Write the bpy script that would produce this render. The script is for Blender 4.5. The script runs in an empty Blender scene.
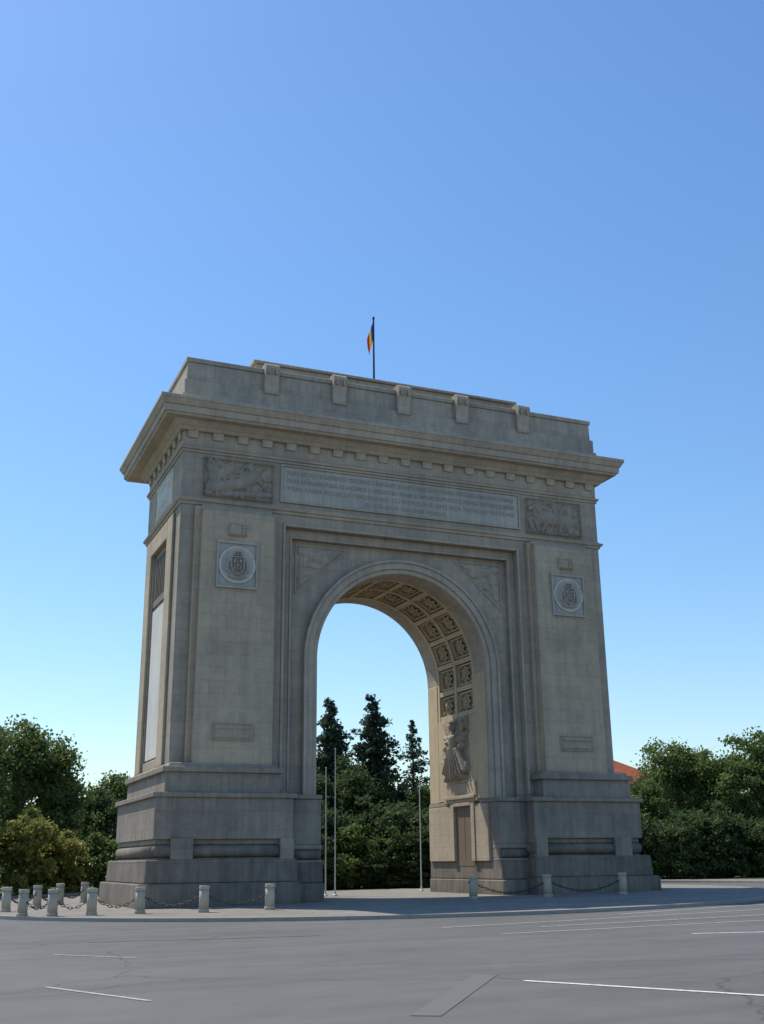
import bpy, bmesh, math, random
import numpy as np
from mathutils import Vector, Matrix
random.seed(7); np.random.seed(7)
scene=bpy.context.scene
col=scene.collection
SL=0.010
def gz(x,y=0): return SL*x-0.02
ISL=0.12
# ------------------------------------------------------------------ materials
def new_mat(name):
    m=bpy.data.materials.new(name); m.use_nodes=True
    nt=m.node_tree; b=nt.nodes['Principled BSDF']
    return m,nt,b
def N(nt,t,**kw):
    n=nt.nodes.new(t)
    for k,v in kw.items(): setattr(n,k,v)
    return n
def math_n(nt,op,a,b=None,c=None):
    n=N(nt,'ShaderNodeMath',operation=op)
    for i,v in enumerate((a,b,c)):
        if v is None: continue
        if isinstance(v,(int,float)): n.inputs[i].default_value=v
        else: nt.links.new(v,n.inputs[i])
    return n.outputs[0]
def mixc(nt,f,a,b,blend='MIX'):
    n=N(nt,'ShaderNodeMix',data_type='RGBA',blend_type=blend)
    for i,v in ((0,f),(6,a),(7,b)):
        if isinstance(v,(int,float)): n.inputs[i].default_value=v
        elif isinstance(v,tuple): n.inputs[i].default_value=(v[0],v[1],v[2],1)
        else: nt.links.new(v,n.inputs[i])
    return n.outputs[2]
def noise(nt,vec,scale,detail=4,rough=.55):
    n=N(nt,'ShaderNodeTexNoise'); n.inputs['Scale'].default_value=scale
    n.inputs['Detail'].default_value=detail; n.inputs['Roughness'].default_value=rough
    if vec is not None: nt.links.new(vec,n.inputs['Vector'])
    return n.outputs[0]
def ramp(nt,f,p0,p1,c0=(0,0,0),c1=(1,1,1)):
    n=N(nt,'ShaderNodeValToRGB'); nt.links.new(f,n.inputs[0])
    e=n.color_ramp.elements; e[0].position=p0;e[1].position=p1
    e[0].color=(*c0,1);e[1].color=(*c1,1)
    return n.outputs[0]
def stone(name,base,base2,mortar=None,bw=1.5,bh=0.62,stain=.35,bump=.25,joints=True):
    m,nt,b=new_mat(name)
    tc=N(nt,'ShaderNodeTexCoord')
    sp=N(nt,'ShaderNodeSeparateXYZ'); nt.links.new(tc.outputs['Object'],sp.inputs[0])
    sn=N(nt,'ShaderNodeSeparateXYZ'); nt.links.new(tc.outputs['Normal'],sn.inputs[0])
    fx=math_n(nt,'GREATER_THAN',math_n(nt,'ABSOLUTE',sn.outputs[0]),.7)
    fz=math_n(nt,'GREATER_THAN',math_n(nt,'ABSOLUTE',sn.outputs[2]),.75)
    u=math_n(nt,'ADD',math_n(nt,'MULTIPLY',sp.outputs[0],math_n(nt,'SUBTRACT',1,fx)),math_n(nt,'MULTIPLY',sp.outputs[1],fx))
    v=math_n(nt,'ADD',math_n(nt,'MULTIPLY',sp.outputs[2],math_n(nt,'SUBTRACT',1,fz)),math_n(nt,'MULTIPLY',sp.outputs[1],fz))
    cb=N(nt,'ShaderNodeCombineXYZ'); nt.links.new(u,cb.inputs[0]); nt.links.new(v,cb.inputs[1])
    obj=tc.outputs['Object']
    big=noise(nt,obj,.35,5); mid=noise(nt,obj,2.2,6,.65); fine=noise(nt,obj,22,4,.7)
    if joints:
        br=N(nt,'ShaderNodeTexBrick'); nt.links.new(cb.outputs[0],br.inputs['Vector'])
        br.inputs['Scale'].default_value=1; br.inputs['Brick Width'].default_value=bw; br.inputs['Row Height'].default_value=bh
        br.inputs['Mortar Size'].default_value=.010; br.inputs['Mortar Smooth'].default_value=.3; br.inputs['Bias'].default_value=0
        br.inputs['Color1'].default_value=(*base,1); br.inputs['Color2'].default_value=(*base2,1)
        mo=mortar or tuple(c*.7 for c in base); br.inputs['Mortar'].default_value=(*mo,1)
        c=br.outputs[0]
    else:
        c=mixc(nt,mid,base,base2)
    c=mixc(nt,1.0,c,ramp(nt,big,.3,.7,(1-stain*.6,)*3,(1.08,1.06,1.02)),'MULTIPLY')
    c=mixc(nt,1.0,c,ramp(nt,mid,.3,.75,(1-stain*.4,1-stain*.38,1-stain*.35),(1.1,1.1,1.08)),'MULTIPLY')
    mp=N(nt,'ShaderNodeMapping'); mp.inputs['Scale'].default_value=(2.6,2.6,.16); nt.links.new(obj,mp.inputs[0])
    st=noise(nt,mp.outputs[0],1.3,5,.7)
    c=mixc(nt,1.0,c,ramp(nt,st,.38,.6,(1-stain*.5,1-stain*.5,1-stain*.47),(1,1,1)),'MULTIPLY')
    c=mixc(nt,1.0,c,ramp(nt,fine,.3,.7,(.9,.9,.9),(1.06,1.06,1.06)),'MULTIPLY')
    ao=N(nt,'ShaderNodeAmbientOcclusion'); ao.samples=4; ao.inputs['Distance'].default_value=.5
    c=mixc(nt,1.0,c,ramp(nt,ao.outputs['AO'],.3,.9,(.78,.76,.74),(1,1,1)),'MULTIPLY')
    nt.links.new(c,b.inputs['Base Color']); b.inputs['Roughness'].default_value=.9
    b.inputs['Specular IOR Level'].default_value=.2
    h=math_n(nt,'ADD',math_n(nt,'MULTIPLY',mid,.6),math_n(nt,'MULTIPLY',fine,.4))
    if joints: h=math_n(nt,'SUBTRACT',h,math_n(nt,'MULTIPLY',br.outputs[1],1.0))
    bp=N(nt,'ShaderNodeBump'); bp.inputs['Strength'].default_value=bump; bp.inputs['Distance'].default_value=.06
    nt.links.new(h,bp.inputs['Height']); nt.links.new(bp.outputs[0],b.inputs['Normal'])
    return m
def plain(name,c,rough=.7,metal=0,var=.15,scale=6):
    m,nt,b=new_mat(name); tc=N(nt,'ShaderNodeTexCoord')
    n=noise(nt,tc.outputs['Object'],scale,5)
    cc=mixc(nt,n,tuple(x*(1-var) for x in c),tuple(min(1,x*(1+var)) for x in c))
    nt.links.new(cc,b.inputs['Base Color']); b.inputs['Roughness'].default_value=rough; b.inputs['Metallic'].default_value=metal
    return m
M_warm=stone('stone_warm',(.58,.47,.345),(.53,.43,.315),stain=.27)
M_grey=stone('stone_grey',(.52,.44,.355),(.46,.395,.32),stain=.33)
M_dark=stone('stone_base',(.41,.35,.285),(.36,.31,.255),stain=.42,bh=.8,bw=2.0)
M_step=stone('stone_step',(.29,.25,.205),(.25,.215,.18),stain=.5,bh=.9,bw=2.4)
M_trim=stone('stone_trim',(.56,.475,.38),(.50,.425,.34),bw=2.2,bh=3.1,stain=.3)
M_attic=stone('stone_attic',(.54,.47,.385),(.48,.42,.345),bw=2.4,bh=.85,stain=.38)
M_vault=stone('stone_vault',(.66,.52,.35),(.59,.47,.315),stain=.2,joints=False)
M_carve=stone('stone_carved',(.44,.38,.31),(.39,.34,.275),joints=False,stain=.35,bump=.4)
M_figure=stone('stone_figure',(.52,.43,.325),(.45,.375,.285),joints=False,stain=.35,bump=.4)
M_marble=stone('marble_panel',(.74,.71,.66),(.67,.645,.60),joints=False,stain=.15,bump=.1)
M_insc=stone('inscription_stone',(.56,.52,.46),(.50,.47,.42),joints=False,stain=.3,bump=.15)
M_letter=plain('letter_stone',(.36,.33,.28),.9)
M_door=plain('door_wood',(.19,.14,.09),.7)
M_grille=plain('window_bronze',(.20,.15,.10),.6)
M_boll=stone('bollard_stone',(.62,.55,.43),(.55,.49,.39),joints=False,stain=.35)
M_iron=plain('chain_iron',(.04,.04,.04),.6,.4)
M_pole=plain('pole_paint',(.62,.62,.60),.4)
M_bark=plain('bark',(.10,.075,.05),.95,0,.4,8)
def leaf_mat(name,dark,light):
    m,nt,b=new_mat(name); ge=N(nt,'ShaderNodeNewGeometry'); tc=N(nt,'ShaderNodeTexCoord'); oi=N(nt,'ShaderNodeObjectInfo')
    n=noise(nt,tc.outputs['Object'],.9,3)
    f=math_n(nt,'ADD',math_n(nt,'ADD',math_n(nt,'MULTIPLY',ge.outputs['Random Per Island'],.36),math_n(nt,'MULTIPLY',n,.48)),math_n(nt,'MULTIPLY',oi.outputs['Random'],.22))
    c=ramp(nt,f,.25,.85,dark,light)
    nt.links.new(c,b.inputs['Base Color']); b.inputs['Roughness'].default_value=.6; b.inputs['Specular IOR Level'].default_value=.2
    tr=N(nt,'ShaderNodeBsdfTranslucent'); nt.links.new(c,tr.inputs[0])
    mx=N(nt,'ShaderNodeMixShader'); mx.inputs[0].default_value=.45
    nt.links.new(b.outputs[0],mx.inputs[1]); nt.links.new(tr.outputs[0],mx.inputs[2])
    nt.links.new(mx.outputs[0],nt.nodes['Material Output'].inputs[0])
    return m
M_leaf=leaf_mat('leaf_green',(.065,.105,.032),(.19,.25,.075))
M_leafy=leaf_mat('leaf_yellowgreen',(.17,.18,.045),(.36,.35,.09))
M_leafd=leaf_mat('leaf_dark',(.042,.075,.028),(.12,.17,.058))
M_needle=leaf_mat('needle_green',(.04,.065,.045),(.10,.145,.085))
def asphalt():
    m,nt,b=new_mat('asphalt'); tc=N(nt,'ShaderNodeTexCoord'); o=tc.outputs['Object']
    a=noise(nt,o,.12,5,.6); f=noise(nt,o,60,3,.8); mi=noise(nt,o,1.2,5,.6)
    c=mixc(nt,ramp(nt,a,.35,.65),(.124,.122,.116),(.148,.146,.139))
    c=mixc(nt,1.0,c,ramp(nt,f,.3,.75,(.74,.74,.74),(1.22,1.22,1.22)),'MULTIPLY')
    c=mixc(nt,1.0,c,ramp(nt,mi,.3,.7,(.92,.92,.92),(1.04,1.04,1.04)),'MULTIPLY')
    mp=N(nt,'ShaderNodeMapping'); mp.inputs['Scale'].default_value=(.06,.9,1); mp.inputs['Rotation'].default_value=(0,0,.1)
    nt.links.new(o,mp.inputs[0]); ln=noise(nt,mp.outputs[0],1,4)
    c=mixc(nt,1.0,c,ramp(nt,ln,.35,.6,(.87,.87,.88),(1.03,1.03,1.02)),'MULTIPLY')
    vo=N(nt,'ShaderNodeTexVoronoi',feature='DISTANCE_TO_EDGE'); vo.inputs['Scale'].default_value=.09
    wv=N(nt,'ShaderNodeVectorMath',operation='ADD'); nn=N(nt,'ShaderNodeTexNoise'); nn.inputs['Scale'].default_value=.8; nn.inputs['Detail'].default_value=5
    nt.links.new(o,nn.inputs['Vector']); nt.links.new(o,wv.inputs[0]); nt.links.new(nn.outputs['Color'],wv.inputs[1]); nt.links.new(wv.outputs[0],vo.inputs['Vector'])
    cr=ramp(nt,vo.outputs['Distance'],.0008,.0024,(.6,.6,.6),(1,1,1))
    c=mixc(nt,1.0,c,cr,'MULTIPLY')
    nt.links.new(c,b.inputs['Base Color']); b.inputs['Roughness'].default_value=.85; b.inputs['Specular IOR Level'].default_value=.25
    bp=N(nt,'ShaderNodeBump'); bp.inputs['Strength'].default_value=.4; bp.inputs['Distance'].default_value=.012
    nt.links.new(f,bp.inputs['Height']); nt.links.new(bp.outputs[0],b.inputs['Normal'])
    return m
M_asph=asphalt()
M_pave=stone('paving',(.29,.27,.235),(.26,.24,.21),bw=.6,bh=.6,stain=.3)
M_kerb=plain('kerb_stone',(.31,.295,.265),.9)
M_grass=plain('grass',(.07,.085,.03),.95,0,.4,3)
def paint_mat(name,c,lo,hi):
    m,nt,b=new_mat(name); tc=N(nt,'ShaderNodeTexCoord')
    n=noise(nt,tc.outputs['Object'],9,6,.75)
    cc=mixc(nt,ramp(nt,n,lo,hi),(.132,.130,.124),c); nt.links.new(cc,b.inputs['Base Color']); b.inputs['Roughness'].default_value=.85; b.inputs['Specular IOR Level'].default_value=.25
    return m
M_paint=paint_mat('road_paint',(.66,.65,.62),.3,.5)
M_faint=paint_mat('worn_paint',(.152,.149,.142),.35,.85)
M_thin=paint_mat('thin_paint',(.42,.415,.40),.3,.55)
# ------------------------------------------------------------------ mesh helpers
class MB:
    def __init__(s): s.v=[];s.f=[]
    def add(s,vs,fs):
        o=len(s.v); s.v+= [tuple(v) for v in vs]; s.f+=[tuple(i+o for i in f) for f in fs]; return s
    def box(s,x0,x1,y0,y1,z0,z1): return s.frus(x0,x1,y0,y1,z0,x0,x1,y0,y1,z1)
    def frus(s,x0,x1,y0,y1,z0,a0,a1,b0,b1,z1):
        return s.add([(x0,y0,z0),(x1,y0,z0),(x1,y1,z0),(x0,y1,z0),(a0,b0,z1),(a1,b0,z1),(a1,b1,z1),(a0,b1,z1)],
              [(3,2,1,0),(4,5,6,7),(0,1,5,4),(1,2,6,5),(2,3,7,6),(3,0,4,7)])
    def prism(s,poly,y0,y1):
        n=len(poly)
        return s.add([(x,y0,z) for x,z in poly]+[(x,y1,z) for x,z in poly],
            [tuple(range(n)),tuple(range(2*n-1,n-1,-1))]+[(i,i+n,(i+1)%n+n,(i+1)%n) for i in range(n)])
    def lathe(s,prof,n=20,c=(0,0,0)):
        k=len(prof); vs=[]
        for r,z in prof:
            for i in range(n):
                a=2*math.pi*i/n; vs.append((c[0]+r*math.cos(a),c[1]+r*math.sin(a),c[2]+z))
        fs=[(j*n+i,j*n+(i+1)%n,(j+1)*n+(i+1)%n,(j+1)*n+i) for j in range(k-1) for i in range(n)]
        fs+=[tuple(range(n-1,-1,-1)),tuple(range((k-1)*n,k*n))]
        return s.add(vs,fs)
    def tube(s,pts,rad,n=8,closed=False):
        pts=[Vector(p) for p in pts]; k=len(pts); vs=[]
        for j,p in enumerate(pts):
            t=(pts[(j+1)%k]-pts[j-1]) if closed else (pts[min(j+1,k-1)]-pts[max(j-1,0)])
            t.normalize()
            a=t.cross(Vector((0,0,1))).normalized() if abs(t.z)<.9 else t.cross(Vector((0,1,0))).normalized()
            b=t.cross(a)
            r=rad[j] if isinstance(rad,(list,tuple)) else rad
            for i in range(n):
                an=2*math.pi*i/n; vs.append(p+a*r*math.cos(an)+b*r*math.sin(an))
        fs=[]
        for j in range(k if closed else k-1):
            j2=(j+1)%k
            for i in range(n): fs.append((j*n+i,j*n+(i+1)%n,j2*n+(i+1)%n,j2*n+i))
        if not closed: fs+=[tuple(range(n-1,-1,-1)),tuple(range((k-1)*n,k*n))]
        return s.add(vs,fs)
    def mesh(s,name,mat,smooth=False):
        me=bpy.data.meshes.new(name); me.from_pydata(s.v,[],s.f)
        bm=bmesh.new(); bm.from_mesh(me); bmesh.ops.recalc_face_normals(bm,faces=bm.faces); bm.to_mesh(me); bm.free()
        me.materials.append(mat)
        if smooth: me.polygons.foreach_set('use_smooth',[True]*len(me.polygons))
        return me
def obj(name,me,parent=None,bevel=0):
    o=bpy.data.objects.new(name,me); col.objects.link(o)
    if parent is not None:
        o.parent=parent; o.location=-parent.location
    if bevel:
        m=o.modifiers.new('bevel','BEVEL'); m.width=bevel; m.segments=1; m.limit_method='ANGLE'; m.angle_limit=.6
    return o
def empty(name,loc,label,cat,group=None):
    e=bpy.data.objects.new(name,None); e.location=loc; col.objects.link(e)
    e['label']=label; e['category']=cat
    if group: e['group']=group
    return e
# ------------------------------------------------------------------ the arch
W=12.03; D=8.4; ZS=11.45; R=4.75; R2=4.98; ZT=22.9
arch=empty('triumphal_arch',Vector((0,4.2,0)),'massive weathered stone triumphal arch with single coffered opening on an island','arch')
def hole_rect(h,z): return [(h,0),(h,z),(-h,z),(-h,0)]
def hole_arch(r,n=48): return [(r,-.4)]+[(r*math.cos(math.pi*i/n),ZS+r*math.sin(math.pi*i/n)) for i in range(n+1)]+[(-r,-.4)]
def layer(mb,hole,y0,y1,w=W,zt=ZT,zb=-.4):
    h=[(x,(zb if z<=0 else z)) for x,z in hole]
    poly=[(-w,zb),(-w,zt),(w,zt),(w,zb)]+h
    mb.prism(poly,y0,y1)
mb=MB()
layer(mb,hole_rect(6.65,18.0),0,.35)
layer(mb,hole_rect(6.2,17.5),.345,.62,w=W-.004,zt=ZT-.004)
layer(mb,hole_arch(R),.615,1.9,w=W-.008,zt=ZT-.008)
hm=[(R,0),(R,9.3),(R2,9.3)]+[(R2*math.cos(math.pi*i/48),ZS+R2*math.sin(math.pi*i/48)) for i in range(49)]+[(-R2,9.3),(-R,9.3),(-R,0)]
NY0,NY1=2.5,6.3; NR=.14
layer(mb,hm,1.895,NY0,w=W-.004,zt=ZT-.004)
layer(mb,hm,NY0-.003,NY1+.003,w=W-NR,zt=ZT-.012)
layer(mb,hm,NY1,6.505,w=W-.004,zt=ZT-.004)
layer(mb,hole_arch(R),6.5,D-.615,w=W-.008,zt=ZT-.008)
layer(mb,hole_rect(6.2,17.5),D-.62,D-.345,w=W-.004,zt=ZT-.004)
layer(mb,hole_rect(6.65,18.0),D-.35,D)
for s in (-1,1):
    xs=sorted((s*(W-.5),s*(W-.006)))
    mb.box(xs[0],xs[1],NY0-.01,NY1+.01,17.5,ZT-.02); mb.box(xs[0],xs[1],NY0-.01,NY1+.01,-.3,6.6)
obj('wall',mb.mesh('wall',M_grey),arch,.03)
mb=MB()
for (h,z,w,y0) in ((6.65,18.0,.14,-.07),(6.2,17.5,.10,.28)):
    mb.box(-h-w,-h+.0,y0,y0+.12,5,z+w); mb.box(h,h+w,y0,y0+.12,5,z+w); mb.box(-h,h,y0,y0+.12,z,z+w)
obj('recess_frame',mb.mesh('recess_frame',M_trim),arch,.02)
def ring(mb,r0,r1,y0,y1,zb,n=48):
    o=[(r1,zb)]+[(r1*math.cos(math.pi*i/n),ZS+r1*math.sin(math.pi*i/n)) for i in range(n+1)]+[(-r1,zb)]
    i_=[(-r0,zb)]+[(-r0*math.cos(math.pi*i/n),ZS+r0*math.sin(math.pi*i/n)) for i in range(n+1)]+[(r0,zb)]
    mb.prism(o+i_,y0,y1)
mb=MB(); ring(mb,R+.003,5.0,.42,.63,4.6); ring(mb,4.99,5.33,.33,.63,4.6); ring(mb,5.32,5.48,.25,.63,4.6)
obj('archivolt',mb.mesh('archivolt',M_trim),arch,.02)
mb=MB(); ring(mb,R+.003,5.0,D-.63,D-.56,4.6); ring(mb,4.99,5.33,D-.63,D-.5,4.6); ring(mb,5.32,5.48,D-.63,D-.44,4.6)
obj('archivolt',mb.mesh('archivolt',M_trim),arch,.02)
# coffered vault
mb=MB()
def arc_pt(r,t,y):
    L1=ZS-9.3
    if t<L1: return Vector((r,y,9.3+t)),Vector((-1,0,0))
    a=(t-L1)/R2
    if a>math.pi: 
        return Vector((-r,y,ZS-(t-L1-math.pi*R2))),Vector((1,0,0))
    return Vector((r*math.cos(a),y,ZS+r*math.sin(a))),Vector((-math.cos(a),0,-math.sin(a)))
TL=2*(ZS-9.3)+math.pi*R2
nrow=13; pitch=TL/nrow
def strip(y0,y1,t0,t1,r,rt,n):
    for i in range(n):
        a=t0+(t1-t0)*i/n; b=t0+(t1-t0)*(i+1)/n
        q=[arc_pt(r,a,y0)[0],arc_pt(r,a,y1)[0],arc_pt(r,b,y1)[0],arc_pt(r,b,y0)[0]]
        p=[arc_pt(rt,a,y0)[0],arc_pt(rt,a,y1)[0],arc_pt(rt,b,y1)[0],arc_pt(rt,b,y0)[0]]
        mb.add(q+p,[(0,1,2,3),(7,6,5,4),(0,4,5,1),(1,5,6,2),(2,6,7,3),(3,7,4,0)])
for y in (2.02,4.2,6.38): strip(y-.12,y+.12,0,TL,R+.0,R2+.02,60)
for k in range(nrow+1):
    t=min(max(k*pitch,.14),TL-.14); strip(1.92,6.48,t-.13,t+.13,R+.02,R2+.02,1)
def petal_flower(c,nr,r,np_,hh,ph=0):
    ta=nr.cross(Vector((0,1,0)))
    for q in range(np_):
        a=2*math.pi*q/np_+ph; d=(Vector((0,1,0))*math.cos(a)+ta*math.sin(a)); e=nr.cross(d)
        w=r*.36
        mb.add([c+d*r*.12+nr*hh,c+d*r*.6+e*w+nr*hh*.75,c+d*r+nr*hh*.25,c+d*r*.6-e*w+nr*hh*.75,c+d*r*.62+nr*hh*.35],[(0,1,4),(1,2,4),(2,3,4),(3,0,4)])
for k in range(nrow):
    for yc in (3.1,5.3):
        t=(k+.5)*pitch
        hw,ht=.88,pitch/2-.20
        rr_=R2-.11
        strip(yc-hw,yc-hw+.10,t-ht,t+ht,rr_,R2+.01,1); strip(yc+hw-.10,yc+hw,t-ht,t+ht,rr_,R2+.01,1)
        strip(yc-hw+.10,yc+hw-.10,t-ht,t-ht+.09,rr_,R2+.01,1); strip(yc-hw+.10,yc+hw-.10,t+ht-.09,t+ht,rr_,R2+.01,1)
        c,nr=arc_pt(R2-.03,t,yc)
        petal_flower(c,nr,.50,8,.19); petal_flower(c+nr*.1,nr,.27,6,.15); petal_flower(c+nr*.16,nr,.12,5,.12)
        for dy in (-.6,.6):
            for dt in (-.32,.32): petal_flower(arc_pt(R2-.03,t+dt,yc+dy)[0],nr,.19,4,.13,.7)
obj('coffered_vault',mb.mesh('coffered_vault',M_vault),arch)
def sx(s,a,b): return sorted((s*a,s*b))
for s in (-1,1):
    mb=MB()
    for (a,b) in ((.66,1.88),(6.52,7.74)):
        xs=sx(s,R-.03,R+.05); mb.box(xs[0],xs[1],a,b,4.85,ZS-.05)
    xs=sx(s,R-.02,R+.05); mb.box(xs[0],xs[1],1.8,6.6,4.9,9.28)
    obj('jamb_lining',mb.mesh('jamb_lining',M_vault),arch,.02)
    mb=MB()
    def bx(a,b,y0,y1,z0,z1,t=0.0):
        x0,x1=sx(s,a,b); 
        mb.frus(x0,x1,y0,y1,z0,x0+t*(1 if s<0 else .2),x1-t*(1 if s>0 else .2),y0+t,y1-t,z1)
    bx(6.1,13.42,-1.5,D+.5,-.5,.95,.04); bx(6.2,13.12,-1.28,D+.35,.945,1.95,.06)
    bx(4.68,6.3,-.62,D-.4,-.5,.85); bx(4.71,6.3,-.5,D-.45,.845,1.75,.03)
    obj('plinth',mb.mesh('plinth',M_step),arch,.05)
    mb=MB()
    def roll(x0,x1,y0,y1,rr,zc):
        for p,q in (((x0,y0),(x1,y0)),((x0,y1),(x1,y1)),((x0,y0),(x0,y1)),((x1,y0),(x1,y1))): mb.tube([(p[0],p[1],zc),(q[0],q[1],zc)],rr,14)
        for cx in (x0,x1):
            for cy in (y0,y1): mb.lathe([(rr*math.cos(a),rr*math.sin(a)) for a in [math.pi*(k/8-.5) for k in range(9)]],14,(cx,cy,zc))
    x0,x1=sx(s,6.5,12.5); roll(x0,x1,-.78,D-.15,.29,2.3)
    x0,x1=sx(s,4.96,6.4); roll(x0,x1,-.28,D-.7,.21,2.1)
    obj('torus_moulding',mb.mesh('torus_moulding',M_step,True),arch)
    mb=MB()
    bx(6.3,12.62,-.87,D,1.93,2.02); bx(6.4,12.35,-.62,D-.2,2.01,2.62); bx(6.3,12.64,-.84,D,2.58,2.82)
    bx(4.72,6.4,-.42,D-.5,1.74,1.88); bx(4.73,6.4,-.22,D-.55,1.87,2.4); bx(4.72,6.4,-.36,D-.5,2.34,2.55)
    bx(11.0,12.0,-1.15,0,1.9,2.85); bx(6.35,7.0,-1.15,0,1.9,2.85)
    bx(6.35,12.76,-1.02,D+.05,2.80,4.62); bx(6.22,12.9,-1.14,D+.15,4.60,4.82,0); bx(4.73,6.4,-.24,D-.55,2.54,4.62); bx(4.69,6.3,-.32,D-.5,4.62,4.82)
    bx(7.0,12.36,-.92,D,4.81,5.72,.05); bx(6.85,12.48,-1.0,D+.05,5.71,5.96,0); bx(7.05,12.25,-.9,D,5.95,6.14,.12)
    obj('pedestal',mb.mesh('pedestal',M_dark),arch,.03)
    mb=MB()
    x0,x1=sx(s,7.35,11.1)
    mb.frus(x0,x1,-.78,.01,6.1,x0+.06,x1-.06,-.66,.01,18.25)
    mb.frus(x0+.06,x1-.06,-.66,.01,18.25,x0+.1,x1-.1,-.06,.01,18.7)
    x0,x1=sx(s,7.2,11.35); mb.box(x0,x1,-.30,.012,6.1,18.5)
    x0,x1=sx(s,W-.01,W+.13)
    for (a,b) in ((1.1,2.4),(6.4,7.6)):
        mb.box(x0,x1,a,b,6.1,18.45)
    mb.box(x0,x1,2.41,6.39,17.5,18.44)
    obj('pilaster_slab',mb.mesh('pilaster_slab',M_warm),arch,.03)
mb=MB()
def slab(mb,o0,z0,o1,z1,w=W,d=D): mb.frus(-w-o0,w+o0,-o0,d+o0,z0,-w-o1,w+o1,-o1,d+o1,z1)
slab(mb,.06,18.62,.10,18.78); slab(mb,.16,18.775,.22,18.92); slab(mb,.08,18.915,.05,19.02)
obj('string_course',mb.mesh('string_course',M_trim),arch,.015)
mb=MB()
slab(mb,.06,21.35,.08,21.50); slab(mb,.14,21.495,.18,21.62); slab(mb,.03,21.61,.03,22.5)
slab(mb,.22,22.44,.36,22.62); slab(mb,.36,22.615,.62,22.88)
def cslab(o0,z0,o1,z1): mb.frus(-W-o0-.13,W+o0-.04,-o0,D+o0+.75,z0,-W-o1-.13,W+o1-.04,-o1,D+o1+.75,z1)
cslab(.95,22.875,1.02,23.0); cslab(1.08,22.995,1.12,23.34); cslab(1.16,23.335,1.32,23.62); cslab(1.34,23.615,1.34,23.80)
mb.frus(-W-1.45,W+1.28,-1.32,D+2.05,23.795,-W-.2,W+.2,-.2,D+.2,23.95)
obj('cornice',mb.mesh('cornice',M_trim),arch,.02)
me=MB().frus(-.27,.27,-.08,.15,0,-.27,.27,-.16,.15,.34).mesh('modillion',M_trim)
def put(name,me,loc,rot=0,scale=None):
    o=bpy.data.objects.new(name,me); col.objects.link(o); o.parent=arch; o.location=Vector(loc)-arch.location; o.rotation_euler=(0,0,rot)
    return o
for i in range(19): put('modillion',me,(-11.6+i*1.289,-.02,22.1))
for i in range(7): put('modillion',me,(-W-.02,.5+i*1.235,22.1),-math.pi/2)
mb=MB()
slab(mb,.22,23.9,.20,24.45); slab(mb,.10,24.445,.10,25.25); 
slab(mb,-.02,25.245,-.04,26.25); slab(mb,.03,26.245,.03,26.5)
obj('attic',mb.mesh('attic',M_attic),arch,.03)
mb=MB(); mb.box(-8.2,7.4,.8,7.4,26.3,27.15); mb.box(-8.35,7.55,.65,7.55,27.14,27.3)
obj('roof_block',mb.mesh('roof_block',M_attic),arch,.03)
mb=MB()
prof=[(.2,26.75),(-.25,26.75),(-.45,26.62),(-.52,26.4),(-.42,26.15),(-.35,25.8),(-.28,25.5),(-.34,25.25),(-.3,25.08),(-.15,25.0),(.2,25.0)]
n=len(prof); w=.38
mb.add([(-w,y,z) for y,z in prof]+[(w,y,z) for y,z in prof],[tuple(range(n)),tuple(range(2*n-1,n-1,-1))]+[(i,(i+1)%n,(i+1)%n+n,i+n) for i in range(n)])
for gx in (-.2,.2): mb.box(gx-.05,gx+.05,-.56,-.2,26.1,26.5)
me=mb.mesh('bracket',M_trim)
for x in (-7.6,-3.82,-.05,3.5,7.4): put('bracket',me,(x,.1,0))
def relief(name,o,U,V,Nn,w,h,caps,mat,depth=.14,nu=64,nv=48,rough=.02,parent=arch,frame=.06,mask=None,clutter=0,seed=1):
    rs=np.random.RandomState(seed); caps=list(caps)
    for k in range(clutter):
        a,b=rs.uniform(.05,.95,2); an=rs.uniform(0,6.28); l=rs.uniform(.02,.12)
        caps.append((a,b,a+l*math.cos(an)*h/w*2,b+l*math.sin(an)*2,rs.uniform(.025,.06),rs.uniform(.25,.65)))
    o=Vector(o);U=Vector(U);V=Vector(V);Nn=Vector(Nn)
    us=np.linspace(0,1,nu);vs=np.linspace(0,1,nv); UU,VV=np.meshgrid(us,vs)
    X=UU*w;Y=VV*h; H=np.zeros_like(X)
    for (a,b,c,d,r,hh) in caps:
        ax,ay,bx_,by=a*w,b*h,c*w,d*h; r=r*h
        dx,dy=bx_-ax,by-ay; L=dx*dx+dy*dy+1e-9
        t=np.clip(((X-ax)*dx+(Y-ay)*dy)/L,0,1)
        dist=np.hypot(X-ax-t*dx,Y-ay-t*dy)
        H=np.maximum(H,hh*np.sqrt(np.clip(1-(dist/r)**2,0,1)))
    H=H*depth
    nz=np.random.rand(nv,nu); nz=(nz+np.roll(nz,1,0)+np.roll(nz,1,1)+np.roll(nz,-1,0)+np.roll(nz,-1,1))/5
    H+=rough*(nz-.5)*2*(.3+ (H>0.01))
    if frame:
        e=(X<frame)|(X>w-frame)|(Y<frame)|(Y>h-frame); H=np.where(e,depth*.75,H)
    H[0,:]=H[-1,:]=-.03; H[:,0]=H[:,-1]=-.03
    P=[o+U*float(X[j,i])+V*float(Y[j,i])+Nn*float(H[j,i]) for j in range(nv) for i in range(nu)]
    F=[]
    for j in range(nv-1):
        for i in range(nu-1):
            if mask is not None and not mask((i+.5)/(nu-1),(j+.5)/(nv-1)): continue
            F.append((j*nu+i,j*nu+i+1,(j+1)*nu+i+1,(j+1)*nu+i))
    me=bpy.data.meshes.new(name); me.from_pydata(P,[],F); me.materials.append(mat)
    me.polygons.foreach_set('use_smooth',[True]*len(F))
    return obj(name,me,parent)
def mirror(c): return [(1-a,b,1-d,e,r,h) for a,b,d,e,r,h in c]
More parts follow.
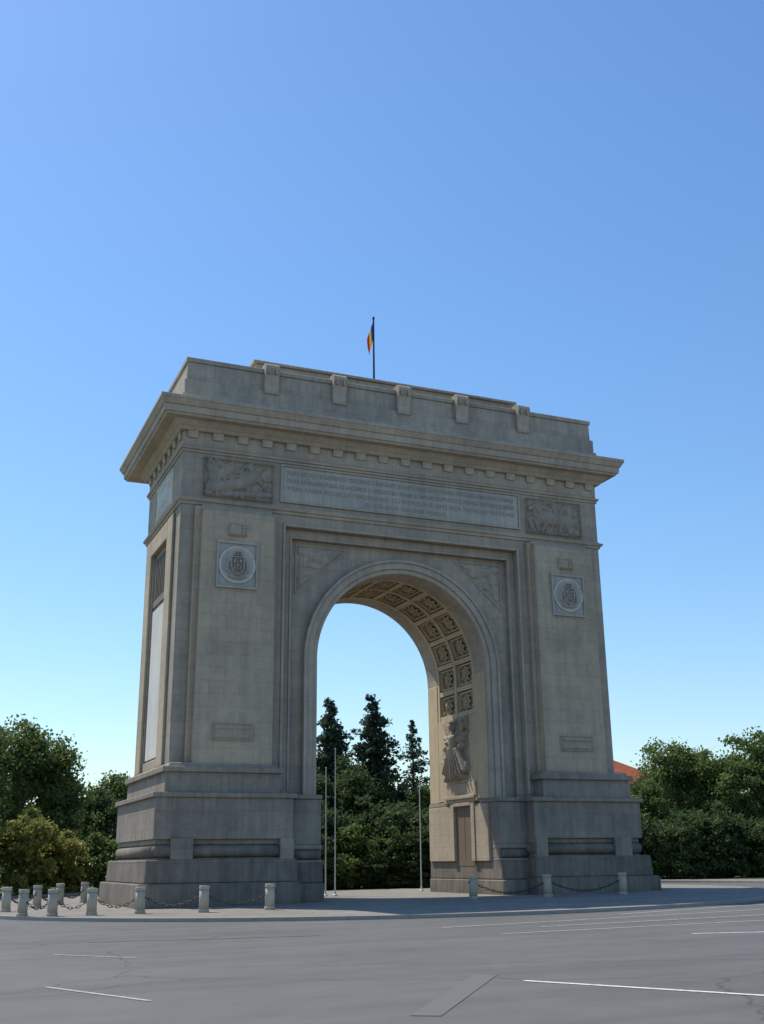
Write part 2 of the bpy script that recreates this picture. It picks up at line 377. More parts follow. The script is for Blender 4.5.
horse=[(.25,.45,.68,.5,.2,1),(.68,.5,.82,.8,.1,.9),(.82,.8,.93,.7,.08,.9),(.28,.4,.2,.1,.06,.7),(.35,.38,.4,.08,.05,.6),(.63,.4,.7,.12,.05,.7),(.68,.42,.82,.25,.05,.7),(.82,.25,.78,.1,.04,.6),
 (.24,.5,.1,.35,.06,.6),(.45,.6,.48,.85,.11,.95),(.49,.9,.5,.92,.08,1),(.48,.75,.65,.7,.05,.8),(.47,.6,.52,.3,.06,.8),(.08,.15,.2,.3,.1,.4),(.9,.2,.95,.4,.09,.5),(.1,.7,.25,.85,.12,.35),(.62,.9,.8,.93,.06,.3)]
fig=[(.1,.25,.3,.3,.14,.8),(.3,.3,.55,.42,.15,.9),(.55,.42,.72,.62,.16,1),(.76,.78,.77,.8,.11,1),(.68,.6,.5,.72,.06,.7),(.5,.72,.4,.85,.05,.7),(.74,.6,.88,.4,.06,.7),(.15,.5,.4,.8,.13,.5),(.25,.6,.1,.75,.12,.45),(.55,.15,.95,.2,.08,.5),(.3,.1,.5,.15,.07,.4),(.05,.1,.1,.4,.06,.4)]
relief('relief_panel',(-11.0,.0,19.12),(1,0,0),(0,0,1),(0,-1,0),3.65,2.05,fig,M_carve,.22,110,64,.012,clutter=60)
relief('relief_panel',(7.35,.0,19.12),(1,0,0),(0,0,1),(0,-1,0),3.55,2.05,mirror(horse),M_carve,.22,110,64,.012,clutter=60,seed=2)
relief('relief_panel',(-W,6.2,19.2),(0,-1,0),(0,0,1),(-1,0,0),4.0,2.0,horse,M_marble,.14,clutter=40)
p=obj('inscription_panel',MB().box(-6.87,6.87,-.035,.02,19.35,21.2).mesh('inscription_panel',M_insc),arch,.02)
mb=MB(); 
for a in ((-6.97,6.97,-.09,.02,21.2,21.3),(-6.97,6.97,-.09,.02,19.25,19.35),(-6.97,-6.87,-.09,.02,19.35,21.2),(6.87,6.97,-.09,.02,19.35,21.2)): mb.box(*a)
obj('panel_frame',mb.mesh('panel_frame',M_trim),arch)
lines=["DUPĂ SECOLE DE SUFERINȚE CREȘTINEȘTE ÎNDURATE ȘI LUPTE GRELE DATE PENTRU PĂSTRAREA FIINȚEI NAȚIONALE",
"DUPĂ APĂRAREA PLINĂ DE SACRIFICII A CIVILIZAȚIEI UMANE SE ÎMPLINI DREPTATEA ȘI PENTRU POPORUL ROMÂN",
"PRIN SABIA REGELUI FERDINAND CU ÎMPREUNĂ SIMȚIREA ÎNTREGII NAȚIUNI",
"ȘI GÂNDUL REGINEI MARIA"]
for k,t in enumerate(lines):
    cu=bpy.data.curves.new('lettering','FONT'); cu.body=t; cu.size=.33; cu.align_x='CENTER'; cu.extrude=.008; cu.resolution_u=2; cu.materials.append(M_letter)
    o=bpy.data.objects.new('lettering_tmp',cu); col.objects.link(o)
    bpy.context.view_layer.update(); dg=bpy.context.evaluated_depsgraph_get()
    me=bpy.data.meshes.new_from_object(o.evaluated_get(dg)); bpy.data.objects.remove(o)
    xs=[v.co.x for v in me.vertices]; wd=max(xs)-min(xs); sc=min(1.15,13.2/wd)
    me.transform(Matrix.Translation((0,-.046,20.76-.42*k))@Matrix.Diagonal((sc,1,1,1))@Matrix.Rotation(math.pi/2,4,'X'))
    if not me.materials: me.materials.append(M_letter)
    lo=bpy.data.objects.new('lettering',me); col.objects.link(lo); lo.parent=p
def medallion(x,y,z):
    mb=MB(); h=1.03
    mb.box(x-h,x+h,y-.06,y+.15,z-h*1.12,z+h*1.12)
    for a in ((x-h,x+h,z+h*1.02,z+h*1.14),(x-h,x+h,z-h*1.14,z-h*1.02),(x-h,x-h+.1,z-h*1.02,z+h*1.02),(x+h-.1,x+h,z-h*1.02,z+h*1.02)):
        mb.box(a[0],a[1],y-.14,y-.055,a[2],a[3])
    o=obj('medallion',mb.mesh('medallion',M_insc),arch,.01)
    mb=MB()
    mb.tube([(x+.88*math.cos(a),y-.09,z+.88*math.sin(a)) for a in [2*math.pi*k/48 for k in range(48)]],.05,6,True)
    q=obj('ring',mb.mesh('ring',M_marble),arch); q.parent=o; q.location=(0,0,0)
    mb=MB(); mb.prism([(x+.86*math.cos(2*math.pi*k/40),z+.86*math.sin(2*math.pi*k/40)) for k in range(40)],y-.075,y-.02)
    q=obj('disc',mb.mesh('disc',M_marble),arch); q.parent=o; q.location=(0,0,0)
    # shield outline with quartered bearings, crown above, supporters and scroll below
    sh=[(.30,.74),(.70,.74),(.71,.45),(.62,.27),(.5,.18),(.38,.27),(.29,.45)]
    cs=[(sh[i][0],sh[i][1],sh[(i+1)%7][0],sh[(i+1)%7][1],.028,1) for i in range(7)]
    cs+=[(.5,.2,.5,.72,.016,.8),(.31,.48,.69,.48,.016,.8),(.40,.60,.41,.66,.05,.8),(.36,.56,.45,.57,.025,.7),(.60,.58,.60,.66,.045,.8),(.55,.62,.66,.64,.02,.7),(.41,.36,.42,.42,.04,.8),(.58,.36,.60,.42,.04,.8)]
    cs+=[(.17,.3,.2,.55,.045,.75),(.2,.55,.24,.66,.05,.8),(.83,.3,.8,.55,.045,.75),(.8,.55,.76,.66,.05,.8),(.18,.3,.27,.24,.03,.6),(.82,.3,.73,.24,.03,.6)]
    cs+=[(.38,.81,.62,.81,.022,1),(.38,.81,.42,.9,.018,.9),(.62,.81,.58,.9,.018,.9),(.5,.81,.5,.93,.018,.9),(.42,.9,.58,.9,.015,.8),(.25,.13,.42,.08,.03,.7),(.42,.08,.58,.08,.03,.8),(.58,.08,.75,.13,.03,.7)]
    q=relief('crest_relief',(x-.78,y-.085,z-.78),(1,0,0),(0,0,1),(0,-1,0),1.56,1.56,cs,M_insc,.16,90,90,.004,arch,0,mask=lambda u,v:(u-.5)**2+(v-.5)**2<.25)
    q.parent=o; q.location=(0,0,0)
medallion(-9.3,-.66,15.55); medallion(9.35,-.66,15.55)
blk=[(.15,.2,.15,.8,.12,1),(.15,.8,.3,.8,.12,1),(.3,.8,.3,.2,.12,1),(.45,.2,.45,.8,.12,1),(.45,.5,.6,.5,.1,1),(.6,.2,.6,.8,.12,1),(.78,.25,.85,.25,.12,1),(.78,.5,.85,.5,.12,1),(.78,.78,.85,.78,.12,1)]
for s in (-1,1):
    relief('carved_plaque',(s*9.3-.46,-.715,17.0),(1,0,0),(0,0,1),(0,-1,0),.92,.62,blk,M_trim,.09,40,24,.004,arch,.05)
    relief('carved_plaque',(s*9.3-1.0,-.80,7.15),(1,0,0),(0,0,1),(0,-1,0),2.0,.82,[(.1+.1*k,.25+.5*(j%2),.16+.1*k,.25+.5*(j%2),.12,1) for k in range(8) for j in range(2)],M_figure,.07,60,24,.01,arch,.07)
vic=[(.08,.9,.35,.8,.1,.9),(.35,.8,.6,.75,.12,1),(.62,.8,.66,.84,.08,1),(.2,.75,.15,.55,.1,.7),(.15,.55,.08,.2,.08,.6),(.45,.88,.75,.9,.08,.8),(.75,.9,.93,.88,.05,.6),(.1,.7,.1,.3,.06,.5)]
relief('spandrel_relief',(-5.85,.612,14.9),(1,0,0),(0,0,1),(0,-1,0),2.6,2.3,vic,M_grey,.13,90,80,.006,arch,0,mask=lambda u,v: u<v*1.02-.02,clutter=30)
relief('spandrel_relief',(3.25,.612,14.9),(1,0,0),(0,0,1),(0,-1,0),2.6,2.3,mirror(vic),M_grey,.13,90,80,.006,arch,0,mask=lambda u,v: 1-u<v*1.02-.02,clutter=30,seed=3)
for s in (-1,1):
    mb=MB()
    x0,x1=sx(s,3.1,5.92); mb.box(x0,x1,.57,.62,17.2,17.27); x0,x1=sx(s,5.85,5.92); mb.box(x0,x1,.57,.62,14.7,17.2)
    a=Vector((s*5.88,0,14.7)); b_=Vector((s*3.15,0,17.2)); d=(b_-a).normalized(); nn=Vector((-d.z,0,d.x))*.035
    mb.add([(q.x,y,q.z) for y in (.573,.622) for q in (a-nn,b_-nn,b_+nn,a+nn)],[(0,1,2,3),(7,6,5,4),(0,4,5,1),(1,5,6,2),(2,6,7,3),(3,7,4,0)])
    obj('spandrel_frame',mb.mesh('spandrel_frame',M_trim),arch)
# draped trophy of arms: cuirass, helmet, crossed banners, hanging cloak
vf=[(.5,.52,.5,.66,.12,1),(.42,.68,.58,.68,.07,.95),(.5,.83,.5,.86,.065,1),(.44,.92,.56,.92,.03,.8),(.5,.42,.5,.5,.1,.8)]
vf+=[(.5,.6,.12,.93,.025,.7),(.5,.6,.88,.93,.025,.7),(.16,.86,.3,.72,.07,.5),(.84,.86,.7,.72,.07,.5),(.12,.7,.3,.62,.06,.5),(.88,.7,.7,.62,.06,.5),(.22,.55,.34,.5,.07,.55),(.78,.55,.66,.5,.07,.55)]
vf+=[(.08+.105*k,.02+.03*abs(k-4),.36+.035*k,.50,.030,1.0-.05*abs(k-4)) for k in range(9)]+[(.13+.105*k,.04,.38+.035*k,.46,.03,.35) for k in range(8)]
for s in (-1,1):
    if s>0: relief('victory_relief',(R-.03,5.6,5.9),(0,-1,0),(0,0,1),(-1,0,0),2.9,3.4,vf,M_figure,.5,120,130,.02,arch,0,clutter=22,seed=8)
    else: relief('victory_relief',(-R+.03,2.7,5.9),(0,1,0),(0,0,1),(1,0,0),2.9,3.4,vf,M_figure,.5,120,130,.02,arch,0,clutter=22,seed=8)
    mb=MB()
    for a in ((R-.20,R+.0,2.1,2.5,1.75,4.75),(R-.20,R,4.5,4.9,1.75,4.75),(R-.22,R,2.5,4.5,4.55,4.75),(R-.2,R,1.7,5.6,4.75,4.92),(R-.28,R,1.9,5.4,4.92,5.1),(R-.15,R,.66,2.1,1.75,4.6),(R-.15,R,4.9,7.74,1.75,4.6)):
        x0,x1=sx(s,a[0],a[1]); mb.box(x0,x1,*a[2:])
    x0,x1=sx(s,R-.1,R); mb.box(x0,x1,2.0,5.5,5.10,5.75)
    obj('door_surround',mb.mesh('door_surround',M_warm),arch,.02)
    mb=MB(); x0,x1=sx(s,R-.05,R+.02); mb.box(x0,x1,2.49,4.51,1.5,4.56)
    x0,x1=sx(s,R-.065,R-.04); mb.box(x0,x1,3.47,3.53,1.8,4.5)
    obj('door',mb.mesh('door',M_door),arch)
for s in (-1,1):
    x0,x1=sx(s,W-NR-.02,W-NR+.08)
    obj('marble_slab',MB().box(x0,x1,2.75,6.05,6.7,14.4).mesh('marble_slab',M_marble),arch,.02)
    mb=MB()
    mb.box(x0,x1,2.5,6.3,14.6,14.95)
    x0,x1=sx(s,W-NR-.02,W-NR+.03)
    mb.box(x0,x1,2.9,5.9,14.95,17.3)
    x0,x1=sx(s,W-NR-.02,W-NR+.07)
    for k in range(8): mb.box(x0,x1,3.0+k*.38,3.1+k*.38,15.0,17.2)
    obj('window_grille',mb.mesh('window_grille',M_grille),arch)
fp=empty('flagpole',Vector((0,4.2,27.3)),'thin dark roof flagpole with limp tricolour flag on the arch','flagpole')
PH=5.6
o=bpy.data.objects.new('pole',MB().lathe([(.07,0),(.05,PH),(.03,PH+.02),(.08,PH+.08),(.08,PH+.16),(.02,PH+.26)],10).mesh('pole',M_iron)); col.objects.link(o); o.parent=fp
mf,nt,b=new_mat('flag_cloth'); at=N(nt,'ShaderNodeVertexColor'); at.layer_name='Col'; nt.links.new(at.outputs[0],b.inputs['Base Color']); b.inputs['Roughness'].default_value=.8
tr=N(nt,'ShaderNodeBsdfTranslucent'); nt.links.new(at.outputs[0],tr.inputs[0]); mx=N(nt,'ShaderNodeMixShader'); mx.inputs[0].default_value=.3
nt.links.new(b.outputs[0],mx.inputs[1]); nt.links.new(tr.outputs[0],mx.inputs[2]); nt.links.new(mx.outputs[0],nt.nodes['Material Output'].inputs[0])
nu,nv=30,20; P=[]
for j in range(nv):
    v=j/(nv-1)
    for i in range(nu):
        u=i/(nu-1)
        fold=math.sin(u*9+v*1.5)*.06*(.3+u)
        P.append((-.05-.38*u*(.55+.45*math.sin(1.2+v*1.6)),fold-.02,PH-.15-v*1.15-u*1.15-.03*math.sin(u*9)))
F=[(j*nu+i,j*nu+i+1,(j+1)*nu+i+1,(j+1)*nu+i) for j in range(nv-1) for i in range(nu-1)]
me=bpy.data.meshes.new('flag'); me.from_pydata(P,[],F); ca=me.color_attributes.new('Col','FLOAT_COLOR','POINT')
for k in range(len(P)):
    u=(k%nu)/(nu-1); ca.data[k].color=((.015,.05,.32,1) if u<.33 else (.75,.55,.03,1) if u<.64 else (.6,.015,.02,1))
me.materials.append(mf); o=bpy.data.objects.new('flag',me); col.objects.link(o); o.parent=fp
# ------------------------------------------------------------------ ground
def sheet(name,poly,z,mat):
    me=bpy.data.meshes.new(name); me.from_pydata([(x,y,gz(x)+z) for x,y in poly],[],[tuple(range(len(poly)))]); me.materials.append(mat)
    o=bpy.data.objects.new(name,me); col.objects.link(o); o['kind']='structure'; return o
sheet('ground',[(-900,-500),(900,-500),(900,1500),(-900,1500)],-.01,M_asph)
def disc(cx,cy,r,n=96): return [(cx+r*math.cos(2*math.pi*i/n),cy+r*math.sin(2*math.pi*i/n)) for i in range(n)]
def kerbring(name,c,r0,r1,h,a0=0,a1=2*math.pi,n=120):
    mb=MB()
    for i in range(n):
        a=a0+(a1-a0)*i/n; b_=a0+(a1-a0)*(i+1)/n-.0006
        q=[(c[0]+r*math.cos(t),c[1]+r*math.sin(t)) for r,t in ((r0,a),(r1,a),(r1,b_),(r0,b_))]
        mb.add([(x,y,gz(x)-.1) for x,y in q]+[(x,y,gz(x)+h) for x,y in q],[(3,2,1,0),(4,5,6,7),(0,1,5,4),(1,2,6,5),(2,3,7,6),(3,0,4,7)])
    o=bpy.data.objects.new(name,mb.mesh(name,M_kerb)); col.objects.link(o); o['kind']='structure'
IC=(-.4,4.6); IR=20.0
sheet('island_pavement',disc(*IC,IR),ISL-.004,M_pave)
kerbring('island_kerb',IC,IR-.01,IR+.18,ISL)
a0,a1=math.radians(-18),math.radians(198)
arc=[(29*math.cos(a0+(a1-a0)*i/80),4.2+29*math.sin(a0+(a1-a0)*i/80)) for i in range(81)]
arc2=[(700*math.cos(a1-(a1-a0)*i/80),4.2+700*math.sin(a1-(a1-a0)*i/80)) for i in range(81)]
sheet('grass_verge',arc+arc2,.12,M_grass)
arc=[(27.3*math.cos(a0+(a1-a0)*i/80),4.2+27.3*math.sin(a0+(a1-a0)*i/80)) for i in range(81)]
arc2=[(30.5*math.cos(a1-(a1-a0)*i/80),4.2+30.5*math.sin(a1-(a1-a0)*i/80)) for i in range(81)]
sheet('pavement',arc+arc2,.124,M_pave)
kerbring('verge_kerb',(0,4.2),27.0,27.31,.13,a0,a1)
def line(name,p,q,w,mat,z=.004):
    p=Vector(p);q=Vector(q); d=(q-p).normalized(); n=Vector((-d.y,d.x))*w/2
    return sheet(name,[tuple(p+n),tuple(q+n),tuple(q-n),tuple(p-n)][::-1],z-.01+.004,mat)
line('road_marking',(-13.0,-33.6),(-10.3,-38.8),.13,M_paint)
line('road_marking',(-4.0,-26.4),(-1.2,-27.5),.15,M_paint)
line('road_marking',(-20.3,-29.9),(-19.1,-32.9),.10,M_thin)
line('road_marking',(-19.3,-22.7),(-17.8,-24.8),.10,M_thin)
line('road_marking',(-16.2,-36.6),(-13.1,-32.4),.42,M_faint)
line('road_marking',(-7.8,-23.3),(1.3,-23.2),.16,M_thin)
line('road_marking',(-7.9,-19.8),(5.6,-18.2),.17,M_thin)
line('road_marking',(-5.5,-21.4),(3.6,-20.9),.16,M_thin)
line('road_marking',(1.5,-22.9),(12,-20.2),.17,M_thin,.006)
line('road_marking',(0,-17.3),(14,-13.8),.18,M_thin)
line('road_marking',(-18,-19.0),(-12,-20.6),.12,M_faint)
# ------------------------------------------------------------------ bollards and chains
bm_sh=MB().lathe([(.19,-.05),(.19,.5),(.185,.83)],20).mesh('shaft',M_boll,True)
bm_base=MB().lathe([(.215,-.05),(.215,.10),(.19,.12),(.18,.13)],20).mesh('base',M_boll,False)
bm_cap=MB().lathe([(.175,.825),(.175,.845),(.202,.85),(.202,.95),(.19,.975),(.02,.98)],20).mesh('cap',M_boll,False)
bm_ring=MB().tube([(.205+.05*math.cos(t),0,.72+.05*math.sin(t)) for t in [2*math.pi*k/12 for k in range(12)]],.012,6,True).mesh('chain_eye',M_iron)
front=[(-18.3,-4.2),(-17.3,-5.2),(-15.9,-5.6),(-14.1,-5.8),(-11.85,-6.8),(-9.2,-6.8)]
back=[(-18.5,.8),(-16.9,3.9),(-15.5,7.2),(-14.0,9.6)]
right=[(1.3,-3.9),(4.9,-4.4),(8.75,-4.8)]
def bollard(x,y,lab):
    e=empty('bollard',Vector((x,y,gz(x)+ISL)),lab,'bollard','stone bollards with chains round the island')
    e.rotation_euler=(random.uniform(-.02,.02),random.uniform(-.02,.02),random.uniform(0,6))
    for nm,m in (('base',bm_base),('shaft',bm_sh),('cap',bm_cap),('chain_eye',bm_ring)):
        o=bpy.data.objects.new(nm,m); col.objects.link(o); o.parent=e
for x,y in front+back: bollard(x,y,'short round stone bollard linked by iron chain on the paving')
for x,y in right: bollard(x,y,'short round stone bollard standing before the arch pier')
def chain(p,q,sag=.42):
    p=Vector(p);q=Vector(q); L=(q-p).length; n=max(8,int(L/.14)); mb=MB()
    def P(t): return p.lerp(q,t)+Vector((0,0,-sag*4*t*(1-t)))
    for k in range(n):
        c=P((k+.5)/n); t=(P((k+1)/n)-P(k/n)).normalized(); s_=t.cross(Vector((0,0,1))).normalized(); u_=s_ if k%2 else t.cross(s_)
        pts=[c+t*.10*math.cos(a)+u_*.045*math.sin(a) for a in [2*math.pi*j/8 for j in range(8)]]
        mb.tube(pts,.015,4,True)
    o=bpy.data.objects.new('chain',mb.mesh('chain',M_iron)); col.objects.link(o)
    o['label']='drooping black iron chain slung between two stone bollards'; o['category']='chain'; o['group']='chains between bollards'
for row in (front,back,right):
    for a,b_ in zip(row,row[1:]): chain((a[0],a[1],gz(a[0])+ISL+.72),(b_[0],b_[1],gz(b_[0])+ISL+.72),.45 if row is not right else .5)
for (x,y,h) in ((-2.08,6.47,6.5),(-1.62,6.27,7.5),(4.75,9.3,5.9)):
    e=empty('slender_pole',Vector((x,y,gz(x)+ISL)),'thin pale metal flagpole without flag beside the arch','pole','bare metal flagpoles')
    for nm,m in (('shaft',MB().lathe([(.04,0),(.03,h)],8).mesh('shaft',M_pole)),('finial',MB().lathe([(.02,h),(.04,h+.04),(.04,h+.08),(.01,h+.12)],8).mesh('finial',M_pole)),('foot',MB().lathe([(.14,-.02),(.14,.05),(.07,.1),(.04,.3)],10).mesh('foot',M_pole))):
        o=bpy.data.objects.new(nm,m); col.objects.link(o); o.parent=e
# ------------------------------------------------------------------ trees
def quads(P,size,up=.3,asp=1.3):
    n=len(P); a=np.random.randn(n,3); a[:,2]*=.6; a/=np.linalg.norm(a,axis=1)[:,None]
    b=np.random.randn(n,3); b-= (b*a).sum(1)[:,None]*a; b/=np.linalg.norm(b,axis=1)[:,None]
    s=(size*np.random.uniform(.6,1.3,n))[:,None]
    return np.stack([P-a*s*asp*.5,P+b*s*.5,P+a*s*asp*.5,P-b*s*.5],1).reshape(-1,3)
def mesh_quads(name,V,mat):
    n=len(V)//4; me=bpy.data.meshes.new(name); me.vertices.add(len(V)); me.vertices.foreach_set('co',V.astype(np.float32).ravel())
    me.loops.add(len(V)); me.loops.foreach_set('vertex_index',np.arange(len(V),dtype=np.int32)); me.polygons.add(n)
    me.polygons.foreach_set('loop_start',np.arange(0,len(V),4,dtype=np.int32)); me.update(calc_edges=True); me.validate(); me.materials.append(mat); return me
def decid(seed,h=10.0,w=4.0,low=.18,mat=M_leaf,nclump=170,per=120,leaf=.18):
    rs=np.random.RandomState(seed); rn=random.Random(seed)
    nl=9; lobes=[]
    for k in range(nl):
        a=rn.uniform(0,6.28); t=rn.uniform(0,1); rr=w*.6*math.sin(math.pi*(.2+.7*t))**.7*rn.uniform(.5,1)
        lobes.append((rr*math.cos(a),rr*math.sin(a),h*(low+.12+(.86-low-.12)*t),w*rn.uniform(.28,.48)))
    lobes.append((0,0,h*.82,w*.36)); lobes.append((0,0,h*.5,w*.55))
    C=[]
    for k in range(nclump):
        l=lobes[rs.randint(len(lobes))]; d=rs.randn(3); d/=np.linalg.norm(d); r=l[3]*rs.uniform(.6,1.15)
        c=np.array(l[:3])+d*r*np.array([1,1,.85])
        if c[2]<h*low: c[2]=h*low+rs.uniform(0,.6)
        C.append(c)
    P=np.concatenate([c+rs.randn(per,3)*np.array([.40,.40,.24])*(w/4)*rs.uniform(.6,1.2) for c in C])
    np.random.seed(seed); crown=mesh_quads('crown',quads(P,leaf),mat)
    mb=MB(); top=h*.75; pts=[(0,0,-.2)]; x=y=0
    for k in range(1,7): x+=rn.uniform(-.15,.15);y+=rn.uniform(-.15,.15); pts.append((x,y,top*k/6))
    mb.tube(pts,[h*.022*(1-.13*k)+.02 for k in range(7)],8)
    for l in lobes[:8]:
        k=rn.randint(1,4); p0=Vector(pts[k]); p1=Vector(l[:3]); m=p0.lerp(p1,.5)+Vector((0,0,-.3)); mb.tube([p0,m,p1],[h*.010,h*.007,.02],6)
    return mb.mesh('trunk',M_bark,True),crown
def conifer(seed,h=14.0,w=3.4,dens=42,step=.024):
    rs=np.random.RandomState(seed); mb=MB(); mb.tube([(0,0,-.2),(0,0,h*.5),(0,0,h)],[.22,.14,.02],8)
    P=[]; z=h*.06
    while z<h*.985:
        f=(1-z/h); r=w*(f**.75)*rs.uniform(.6,1.2)+.15; nb=int(5+5*f)
        for k in range(nb):
            a=rs.uniform(0,6.28); rr=r*rs.uniform(.5,1.25); m=max(10,int(rr*dens)); t=rs.uniform(0.05,1,m)
            lift=rs.uniform(-.35,.1)
            droop=lift*rr*t+.10*rr*t**3
            p=np.stack([np.cos(a)*rr*t,np.sin(a)*rr*t,z+rs.uniform(-.2,.2)+droop],1)
            sp=.20*(1.15-t)*rr+.06
            p+=rs.randn(m,3)*np.stack([sp,sp,sp*.5+.04],1)
            P.append(p)
            if rr>.6: mb.tube([(0,0,z),(math.cos(a)*rr*.5,math.sin(a)*rr*.5,z+lift*.5*rr),(math.cos(a)*rr,math.sin(a)*rr,z+lift*rr)],[.03,.02,.008],4)
        z+=h*step*rs.uniform(.7,1.4)
    np.random.seed(seed); return mb.mesh('trunk',M_bark,True),mesh_quads('crown',quads(np.concatenate(P),.2,asp=1.8),M_needle)
DV=[decid(11,10,4.2),decid(12,10,3.6,.15),decid(13,10,4.6,.2),decid(14,10,3.8,.12,M_leafd)]
SH=[decid(21,4,2.4,.02,M_leafy,110,90,.17),decid(22,4,2.6,.01,M_leafd,125,110,.16),decid(23,4,2.5,.01,M_leaf,120,100,.16)]
CO=[conifer(31,14,3.9),conifer(32,14,4.2),conifer(35,14,3.4,18,.036)]
def tree(kind,v,x,y,h,wx=1.0,label='',name='tree',cat='tree',group=None):
    base={'d':10.0,'s':4.0,'c':14.0}[kind]; T={'d':DV,'s':SH,'c':CO}[kind][v]
    e=empty(name,Vector((x,y,gz(x)+.1)),label,cat,group); s=h/base; e.scale=(s*wx,s*wx,s); e.rotation_euler=(0,0,random.uniform(0,6.28))
    for nm,m in (('trunk',T[0]),('crown',T[1])):
        o=bpy.data.objects.new(nm,m); col.objects.link(o); o.parent=e
LT='leafy green broadleaf tree standing beyond the roundabout'
for v,x,y,h,w in ((0,-14.8,37.8,12.6,.9),(2,-19.5,33.7,12.2,.9),(1,-11.6,39.8,9.3,.9),(3,-8.2,42.6,8.0,1.0),(2,-4.8,49.8,10.2,.95),(0,-1.0,52,9.2,1),(3,-16,48,10,1.1),
    (3,9.4,33.0,10.0,.9),(3,12.3,31.8,8.2,1.0),(1,14.8,30.7,7.6,1.05),(3,6.9,33.8,8.6,1),(2,17.5,34,8,1),
    (1,30.4,22.9,7.9,.9),(0,34.8,24.5,10.8,.85),(2,38.5,26.2,10.6,.85),(1,37.5,21.2,9.9,.9),(0,41.8,21.8,11.4,.95),(3,37.7,31.9,9.2,1),(2,45,24,10,1),(3,28,30,6.9,1.1),(1,26.5,24.5,6.2,1.1)):
    tree('d',v,x,y,h,w,LT,'broadleaf_tree','tree','trees beyond the roundabout')
for v,x,y,h,w in ((0,9.7,38.1,15.0,1.0),(1,11.9,34.1,14.9,1.0),(2,17.5,38.4,13.4,1.0)):
    tree('c',v,x,y,h,w,'tall dark conifer rising behind the broadleaf trees','conifer_tree','tree','conifers behind the arch')
for v,x,y,h,w in ((0,-15.4,28.6,5.4,1.0),(0,-12.6,30.6,4.0,1.0),(2,-9.5,32.5,3.8,1.1),(2,-6,34.5,3.6,1.2),(0,-18.5,27.2,4.6,1)):
    tree('s',v,x,y,h,w,'bushy yellow-green shrub at the edge of the road','shrub','shrub','shrubs beside the road')
for v,x,y,h,w in ((1,1.3,19.4,3.4,1.1),(2,4.3,18.6,3.8,1.1),(1,6.6,18.2,3.6,1.1),(1,8.9,17.4,3.9,1.1),(1,10.9,16.4,3.4,1.1),(1,3.4,21,5.2,.9),(1,7.6,20.6,5.6,.9),(1,11,19,5,.9),
    (1,2.9,18.2,2.0,1.4),(1,5.3,17.2,1.9,1.5),(1,7.6,16.6,2.0,1.5),(2,9.8,15.6,2.0,1.4),(1,.6,18.4,1.9,1.4),
    (1,28.2,17.4,4.2,1),(1,31.6,17.0,4.9,1),(1,34.9,15.6,4.2,1),(2,38,15,4.9,1),(1,26,20,4.4,1),(1,41,13.5,4.4,1)):
    tree('s',v,x,y,h,w,'dense dark green shrub behind the arch','shrub','shrub','dark shrubs behind the arch')
rs=np.random.RandomState(5); P=[]
for k in range(900):
    a=rs.uniform(math.radians(15),math.radians(125)); r=rs.uniform(115,135); hh=rs.uniform(.3,7)
    x=-22+r*math.cos(a); y=-51+r*math.sin(a)
    P.append(np.array([x,y,gz(x)+hh])+rs.randn(60,3)*np.array([1.6,1.6,.9]))
np.random.seed(3); o=bpy.data.objects.new('far_wood',mesh_quads('far_wood',quads(np.concatenate(P),.7),M_leafd)); col.objects.link(o); o['kind']='stuff'
# ------------------------------------------------------------------ house
M_tile=stone('roof_tiles',(.50,.15,.07),(.40,.12,.06),bw=.25,bh=.18,stain=.3)
M_plas=plain('cream_plaster',(.5,.45,.34),.9); M_glass=plain('window_glass',(.03,.04,.05),.15)
hs=empty('house',Vector((43.4,42.2,gz(43)+.1)),'cream plastered house with red tiled roof behind trees','house'); 
hs.rotation_euler=(0,0,math.radians(-20))
def hp(name,mb,mat):
    o=bpy.data.objects.new(name,mb.mesh(name,mat)); col.objects.link(o); o.parent=hs; return o
hp('wall',MB().box(-5,5,-4,4,-.3,7.0),M_plas)
mb=MB(); mb.add([(-5.6,-4.6,6.9),(5.6,-4.6,6.9),(5.6,4.6,6.9),(-5.6,4.6,6.9),(-4.4,0,10.9),(-3.0,0,10.9)],[(0,1,5,4),(1,2,5),(2,3,4,5),(3,0,4),(3,2,1,0)]); hp('roof',mb,M_tile)
hp('chimney',MB().box(-4.0,-3.4,.4,1.0,8.5,11.1).box(-4.1,-3.3,.3,1.1,11.05,11.2),M_plas)
for x in (-3.2,0,3.2):
    for z in (1.2,4.2):
        if x==0 and z<2: hp('door',MB().box(-.5,.5,-4.06,-3.98,0,2.2).box(-.6,.6,-4.1,-3.98,2.2,2.35),M_door); continue
        hp('window',MB().box(x-.55,x+.55,-4.05,-3.98,z,z+1.5).box(x-.65,x+.65,-4.12,-3.98,z-.12,z-.01),M_glass)
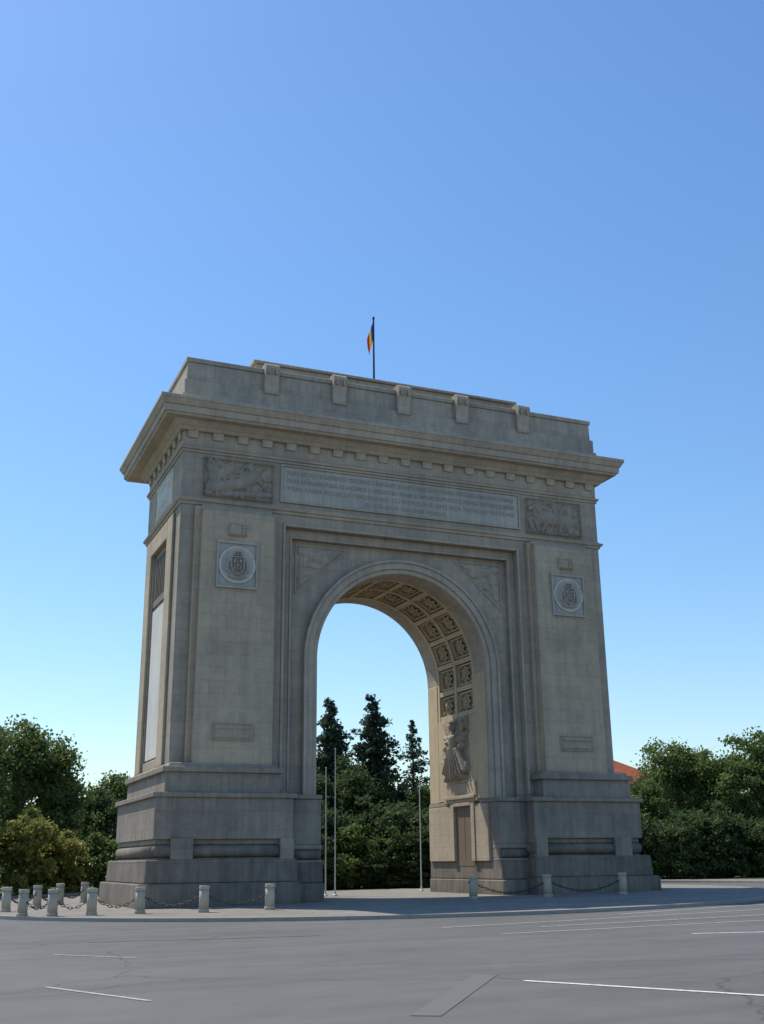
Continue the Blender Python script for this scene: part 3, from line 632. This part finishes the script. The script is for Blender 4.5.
# ------------------------------------------------------------------ light, sky, camera
AZ=math.radians(-27); EL=math.radians(58)
wd=bpy.data.worlds.new('World'); scene.world=wd; wd.use_nodes=True; nt=wd.node_tree
sk=nt.nodes.new('ShaderNodeTexSky'); sk.sky_type='NISHITA'; sk.sun_disc=False; sk.sun_elevation=EL; sk.sun_rotation=AZ
sk.air_density=1.3; sk.dust_density=.35; sk.ozone_density=4.0; sk.altitude=100
hsv=nt.nodes.new('ShaderNodeHueSaturation'); hsv.inputs['Saturation'].default_value=1.12; nt.links.new(sk.outputs[0],hsv.inputs['Color'])
tint=mixc(nt,1.0,hsv.outputs[0],(.93,1.0,1.06),'MULTIPLY')
bg=nt.nodes['Background']; bg.inputs[1].default_value=.15; nt.links.new(tint,bg.inputs[0])
sd=Vector((math.sin(AZ)*math.cos(EL),math.cos(AZ)*math.cos(EL),math.sin(EL)))
L=bpy.data.lights.new('sun','SUN'); L.energy=4.8; L.angle=math.radians(.5); L.color=(1,.93,.81)
lo=bpy.data.objects.new('sun',L); col.objects.link(lo); lo.location=sd*100; lo.rotation_euler=(-sd).to_track_quat('-Z','Y').to_euler()
C=Vector((-22.837,-51.0745,1.762)); yaw,pitch_,roll=.3983,.3075,.0110
c,s=math.cos(yaw),math.sin(yaw); fwd=Vector((s*math.cos(pitch_),c*math.cos(pitch_),math.sin(pitch_))); r=Vector((c,-s,0)); u=r.cross(fwd)
cr,sr=math.cos(roll),math.sin(roll); rc=cr*r-sr*u; uc=sr*r+cr*u
cam=bpy.data.cameras.new('camera'); cam.sensor_fit='HORIZONTAL'; cam.sensor_width=36; cam.lens=36*1101.5/764; cam.clip_end=4000; cam.clip_start=.1
co=bpy.data.objects.new('camera',cam); col.objects.link(co)
co.matrix_world=Matrix((( rc.x,uc.x,-fwd.x,C.x),(rc.y,uc.y,-fwd.y,C.y),(rc.z,uc.z,-fwd.z,C.z),(0,0,0,1)))
scene.camera=co
scene.view_settings.view_transform='Standard'; scene.view_settings.look='None'; scene.view_settings.exposure=0
